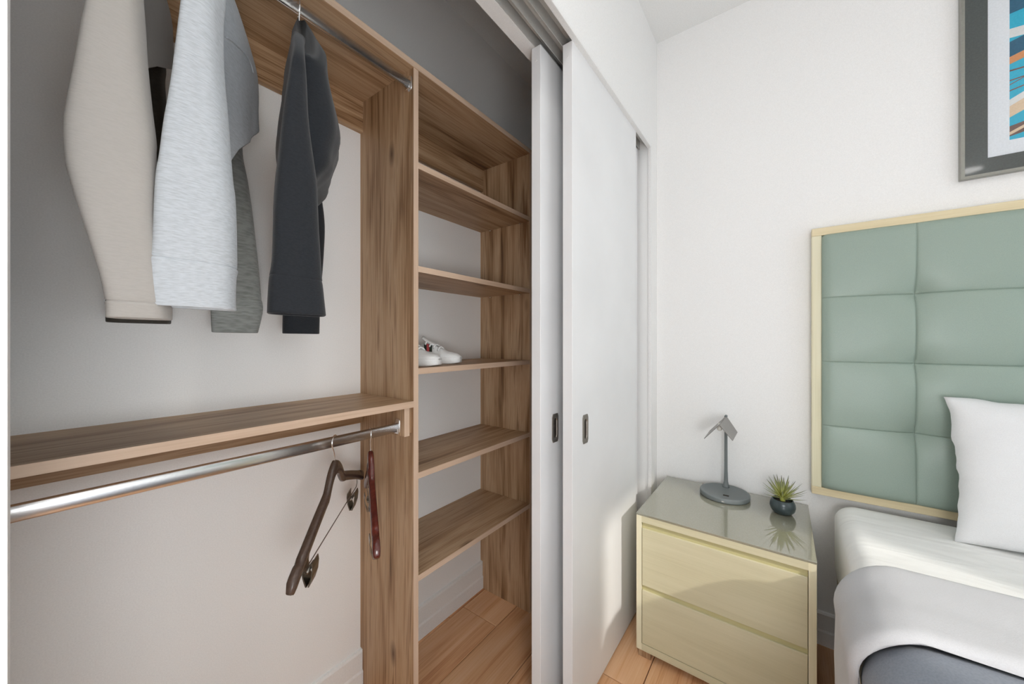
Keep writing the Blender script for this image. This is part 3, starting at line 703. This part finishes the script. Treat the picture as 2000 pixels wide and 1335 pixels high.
for c in range(NCOL):
    for r in range(NROW):
        bm = bmesh.new(); grid = []
        def q(t): return t
        for i in range(G + 1):
            row = []
            fi = 0.5 - 0.5 * math.cos(PI * i / G); fi = 0.5 * fi + 0.5 * i / G
            for j in range(G + 1):
                fj = 0.5 - 0.5 * math.cos(PI * j / G); fj = 0.5 * fj + 0.5 * j / G
                y = ya + cw * (c + fi); z = za + rh * (r + fj)
                row.append(bm.verts.new((HXF + 0.006 - pad(y, z), y, z)))
            grid.append(row)
        for i in range(G):
            for j in range(G): bm.faces.new((grid[i][j], grid[i + 1][j], grid[i + 1][j + 1], grid[i][j + 1]))
        # side skirts give the pad its thickness
        bnd = [grid[i][0] for i in range(G + 1)] + [grid[G][j] for j in range(1, G + 1)] + [grid[i][G] for i in range(G - 1, -1, -1)] + [grid[0][j] for j in range(G - 1, 0, -1)]
        back = [bm.verts.new((HXF + 0.0245, v.co.y, v.co.z)) for v in bnd]
        for i in range(len(bnd)):
            j = (i + 1) % len(bnd); bm.faces.new((bnd[i], back[i], back[j], bnd[j]))
        bm.faces.new(back)
        obj('tufted_panel', bm, M['leather'], hb, True)

# ------------------------------------------------------------------ framed picture
pf = empty('framed_picture', (1.96, -0.9, 1.812), 'framed turquoise print in a charcoal frame above the headboard', 'picture')
QY0, QY1, QZ0, QZ1 = -0.500, -1.320, 1.812, 2.580
def ring_frame(name, i0, i1, xf, xb, mat, bev=0.0):
    # rectangular ring between inset i0 and i1 from the outer edge
    bm = bmesh.new()
    o_ = [(QY0 - i0, QZ0 + i0), (QY1 + i0, QZ0 + i0), (QY1 + i0, QZ1 - i0), (QY0 - i0, QZ1 - i0)]
    n_ = [(QY0 - i1, QZ0 + i1), (QY1 + i1, QZ0 + i1), (QY1 + i1, QZ1 - i1), (QY0 - i1, QZ1 - i1)]
    f = [bm.verts.new((xf, *p)) for p in o_]; g = [bm.verts.new((xf, *p)) for p in n_]; h = [bm.verts.new((xb, *p)) for p in o_]; e = [bm.verts.new((xb, *p)) for p in n_]
    for k in range(4):
        j = (k + 1) % 4
        bm.faces.new((f[k], f[j], g[j], g[k])); bm.faces.new((h[k], h[j], f[j], f[k])); bm.faces.new((g[k], g[j], e[j], e[k])); bm.faces.new((h[k], e[k], e[j], h[j]))
    return obj(name, bm, mat, pf)
ring_frame('frame_rim', 0.0, 0.009, 1.955, 1.978, M['frame_rim'])
ring_frame('frame_face', 0.009, 0.060, 1.958, 1.978, M['frame_char'])
ring_frame('mat_board', 0.060, 0.107, 1.962, 1.976, M['mat_white'])
AY0, AY1, AZ0, AZ1 = QY0 - 0.107, QY1 + 0.107, QZ0 + 0.107, QZ1 - 0.107
ART = [plain('print_' + n, c, 0.25, coat=0.3) for n, c in (('cyan', (40, 170, 200)), ('brown', (110, 86, 78)), ('sand', (214, 190, 160)), ('white', (214, 216, 214)), ('orange', (206, 140, 90)), ('deep', (34, 92, 120)))]
def strip(bm, u0, v0, u1, v1, h0, h1, mi, lvl):
    y0, y1 = AY0 + (AY1 - AY0) * u0, AY0 + (AY1 - AY0) * u1
    x = 1.9650 - 0.0001 * lvl
    vs = [bm.verts.new((x, y, AZ0 + z)) for y, z in ((y0, v0), (y1, v1), (y1, v1 + h1), (y0, v0 + h0))]
    f = bm.faces.new(vs); f.material_index = mi
bm = bmesh.new()
strip(bm, 0, 0, 1, 0, AZ1 - AZ0, AZ1 - AZ0, 0, 0)
for u0, v0, u1, v1, h0, h1, mi in ((0, .012, 1, .16, .034, .05, 1), (0, .016, .5, .18, .01, .012, 2), (0, .075, 1, .40, .045, .07, 2), (0, .112, 1, .47, .022, .03, 3), (0, .162, 1, .32, .004, .006, 1),
                               (0, .182, .6, .36, .003, .004, 1), (0, .196, 1, .27, .004, .006, 1), (0, .228, 1, .25, .005, .006, 1), (0, .252, 1, .46, .024, .03, 4), (0, .276, 1, .50, .05, .04, 5), (0, .34, 1, .30, .03, .05, 3), (0, .42, 1, .52, .05, .02, 5)):
    strip(bm, u0, v0, u1, v1, h0, h1, mi, 1 + mi)
me_o = obj('print', bm, ART, pf); me_o['label'] = 'turquoise abstract print with brown and sand bands'
sm = bmesh.new(); bbox(sm, 1.9655, 1.976, AY1, AY0, AZ0, AZ1); obj('print_backing', sm, M['mat_white'], pf)

# ------------------------------------------------------------------ bed
BX0, BX1, BY0, BY1 = 0.02, 1.925, -0.160, -1.670
bb = empty('bed_base', (0.9, -0.9, 0), 'cream fabric bed base under the mattress', 'bed base')
box('upholstered_box', BX0 + 0.02, BX1, BY1 + 0.012, BY0 - 0.012, 0.06, 0.33, M['cream'], bb, 0.012)
for x in (BX0 + 0.1, BX1 - 0.1):
    for y in (BY0 - 0.1, BY1 + 0.1): box('leg', x - 0.03, x + 0.03, y - 0.03, y + 0.03, 0, 0.06, M['walz'], bb)
# mattress with fitted sheet: rounded slab
def rslab(x0, x1, y0, y1, z0, z1, r, seg=8, corner=0.07):
    bm = bmesh.new(); rings = []
    def plan(off, n=10):
        pts = []
        rc = max(0.005, corner - off)
        for cx, cy, a0 in ((x1 - off - rc, y1 - off - rc, 0), (x0 + off + rc, y1 - off - rc, PI / 2), (x0 + off + rc, y0 + off + rc, PI), (x1 - off - rc, y0 + off + rc, 1.5 * PI)):
            for k in range(n + 1):
                a = a0 + PI / 2 * k / n; pts.append((cx + rc * math.cos(a), cy + rc * math.sin(a)))
        return pts
    lv = [(r * (1 - math.cos(PI / 2 * (1 - k / seg))) if False else r * (1 - math.sin(PI / 2 * k / seg)), z0 + r * (1 - math.cos(PI / 2 * k / seg))) for k in range(seg + 1)]
    lv += [(0.0, z0 + (z1 - z0) * t) for t in (0.4, 0.55)]
    lv += [(r * (1 - math.cos(PI / 2 * k / seg)), z1 - r + r * math.sin(PI / 2 * k / seg)) for k in range(seg + 1)]
    return [[Vector((x, y, z)) for x, y in plan(o)] for o, z in lv]
mt = empty('mattress', (0.9, -0.9, 0.33), 'thick mattress in a white fitted sheet against the headboard', 'mattress')
rg = rslab(BX0, BX1 + 0.003, BY1, BY0, 0.335, 0.622, 0.055)
bm = bmesh.new(); loft(bm, rg)
obj('fitted_sheet', bm, M['sheet2'], mt, True)
# bedding draped over the mattress side
def drape(x_fn0, x_fn1, zt, ys, zlow, mat, name, label, cat, thick=0.018, seed=0.0, nx=26, rad=0.085, amp=0.006, edge=0.016):
    # cross profile: from the middle of the bed, over the near edge, down the side
    prof = [(-1.55, zt), (-1.1, zt), (-0.8, zt), (-0.6, zt), (-0.45, zt), (-0.36, zt), (-0.30, zt)]
    cy, cz = ys - rad, zt - rad
    for k in range(11):
        a = PI / 2 * (1 - k / 10); prof.append((cy + rad * math.cos(a), cz + rad * math.sin(a)))
    for z in (zt - rad - 0.04, zt - rad - 0.09, zt - rad - 0.15, zt - rad - 0.21, zt - rad - 0.27, zlow):
        if z >= zlow: prof.append((ys + 0.004 * math.sin(z * 21), z))
    m = len(prof); bm = bmesh.new()
    nrm = []
    for i in range(m):
        a = prof[max(i - 1, 0)]; b = prof[min(i + 1, m - 1)]; t = Vector((b[0] - a[0], b[1] - a[1])).normalized(); nrm.append(Vector((-t.y, t.x)))
    rings = []
    for k in range(nx + 1):
        f = k / nx; ring = []; inner = []
        roll = edge * (math.sqrt(max(0, 1 - (1 - min(1, f / 0.10)) ** 2)) + math.sqrt(max(0, 1 - (1 - min(1, (1 - f) / 0.10)) ** 2)) - 1)
        for i, (y, z) in enumerate(prof):
            x = x_fn0(i / (m - 1)) + (x_fn1(i / (m - 1)) - x_fn0(i / (m - 1))) * f
            w = noise.noise(Vector((x * 5 + seed, y * 4, z * 5))) * amp + noise.noise(Vector((x * 13 + seed, y * 6, z * 4))) * amp * 0.4
            nn = nrm[i]; off = roll + w
            ring.append(Vector((x, y + nn.x * off, z + nn.y * off)))
            inner.append(Vector((x, y - nn.x * thick, z - nn.y * thick)))
        rings.append(ring + list(reversed(inner)))
    loft(bm, rings)
    o = obj(name, bm, mat, smooth=True, origin=(0.6, -0.6, zlow)); return tag(o, label, cat)
drape(lambda t: 1.055 + 0.012 * math.sin(t * 9), lambda t: 1.345 + 0.012 * math.sin(t * 6 + 1), 0.660, -0.124, 0.22, M['topsheet'], 'top_sheet', 'white top sheet folded back over the slate blanket', 'sheet', seed=2.2, thick=0.006, rad=0.11, edge=0.012, amp=0.009)
drape(lambda t: 0.0, lambda t: 1.075, 0.645, -0.134, 0.16, M['blanket'], 'blanket', 'slate blue-grey blanket covering the bed', 'blanket', seed=6.1, thick=0.010, nx=60, amp=0.009, edge=0.004, rad=0.11)
# pillow leaning on the headboard
pb = bmesh.new()
def pillow(cx, cy, cz, hw, hh, ht, tilt, seed):
    G = 40; f = []; b = []
    ct, st = math.cos(tilt), math.sin(tilt)
    def place(u, v, t):  # u along -Y, v up, t toward the room
        x = -t * ct + v * st; z = v * ct + t * st
        return Vector((cx + x, cy - u, cz + z))
    for i in range(G + 1):
        rf, rb = [], []
        for j in range(G + 1):
            u = -1 + 2 * i / G; v = -1 + 2 * j / G
            su = u * (1 - 0.055 * (1 - v * v)) ; sv = v * (1 - 0.045 * (1 - u * u))
            prof = max(0, (1 - abs(u) ** 3.2)) ** 0.55 * max(0, (1 - abs(v) ** 3.2)) ** 0.55
            w = noise.noise(Vector((u * 2.2 + seed, v * 3.5, 0))) * 0.007 * min(1, prof * 3) + noise.noise(Vector((u * 3 + seed, v * 9, 5))) * 0.0035 * min(1, 1.4 - prof)
            e = noise.noise(Vector((v * 6, u * 6, seed))) * 0.006 if max(abs(u), abs(v)) > 0.97 else 0
            rf.append(place(su * hw + e, sv * hh + e, ht * prof + 0.0015 + w)); rb.append(place(su * hw + e, sv * hh + e, -ht * 0.7 * prof - 0.0015 + w))
        f.append(rf); b.append(rb)
    F = [[pb.verts.new(p) for p in r] for r in f]; B = [[pb.verts.new(p) for p in r] for r in b]
    for i in range(G):
        for j in range(G):
            pb.faces.new((F[i][j], F[i + 1][j], F[i + 1][j + 1], F[i][j + 1])); pb.faces.new((B[i][j], B[i][j + 1], B[i + 1][j + 1], B[i + 1][j]))
    bf = [(i, 0) for i in range(G + 1)] + [(G, j) for j in range(1, G + 1)] + [(i, G) for i in range(G - 1, -1, -1)] + [(0, j) for j in range(G - 1, 0, -1)]
    for k in range(len(bf)):
        a, c = bf[k], bf[(k + 1) % len(bf)]; pb.faces.new((F[a[0]][a[1]], B[a[0]][a[1]], B[c[0]][c[1]], F[c[0]][c[1]]))
pillow(1.800, -0.775, 0.842, 0.340, 0.226, 0.075, math.radians(13), 4.4)
tag(obj('pillow', pb, M['sheet'], smooth=True, origin=(1.8, -0.775, 0.62)), 'plump white pillow leaning on the green headboard', 'pillow')

# ------------------------------------------------------------------ ceiling downlights added as unseen fill light
for k, (dx, dy, en, lb) in enumerate(FILL_DOWNLIGHTS):
    dl = empty('fill_downlight', (dx, dy, ZC), lb, 'downlight', 'added ceiling fill lights')
    bm = bmesh.new(); lathe(bm, [(0.105, 0.0), (0.104, -0.006), (0.088, -0.008), (0.086, -0.002)], (dx, dy, ZC), 40); obj('trim_ring', bm, M['trim'], dl, True)
    bm = bmesh.new(); lathe(bm, [(0.0855, -0.0015), (0.0855, -0.0035), (0.001, -0.0038)], (dx, dy, ZC), 40); obj('diffuser', bm, M['opal'], dl, True)
    ld = bpy.data.lights.new('fill_downlight_lamp', 'AREA'); lo = bpy.data.objects.new('fill_downlight_lamp', ld); COL.objects.link(lo)
    ld.shape = 'DISK'; ld.size = 0.17; ld.energy = en; ld.color = (1, 0.985, 0.965); lo.parent = dl; lo.location = (0, 0, -0.010)

# glowing globe added as unseen closet fill beyond the foot of the bed
FLX, FLY, FLZ, FLR = -0.09, -0.36, 1.06, 0.20
fp = empty('fill_lamp', (FLX, FLY, 0), 'white globe fill light added unseen beyond the foot of the bed', 'lamp')
bm = bmesh.new(); lathe(bm, [(0.105, 0), (0.105, 0.014), (0.02, 0.022), (0.010, 0.03)], (FLX, FLY, 0), 32); obj('base', bm, M['lampgrey'], fp, True)
bm = bmesh.new(); lathe(bm, [(0.010, 0.025), (0.010, 0.5), (0.010, FLZ - FLR + 0.01)], (FLX, FLY, 0), 16); obj('pole', bm, M['lampgrey'], fp, True)
pm, PN, PL, PB = new_mat('fill_globe_glow'); PB.inputs['Base Color'].default_value = (0.9, 0.9, 0.88, 1)
PB.inputs['Emission Color'].default_value = (0.97, 0.985, 1.0, 1); PB.inputs['Emission Strength'].default_value = 15.5
bm = bmesh.new(); lathe(bm, [(max(0.002, FLR * math.sin(PI * k / 24)), FLZ - FLR * math.cos(PI * k / 24)) for k in range(25)], (FLX, FLY, 0), 40); obj('fill_globe', bm, pm, fp, True)
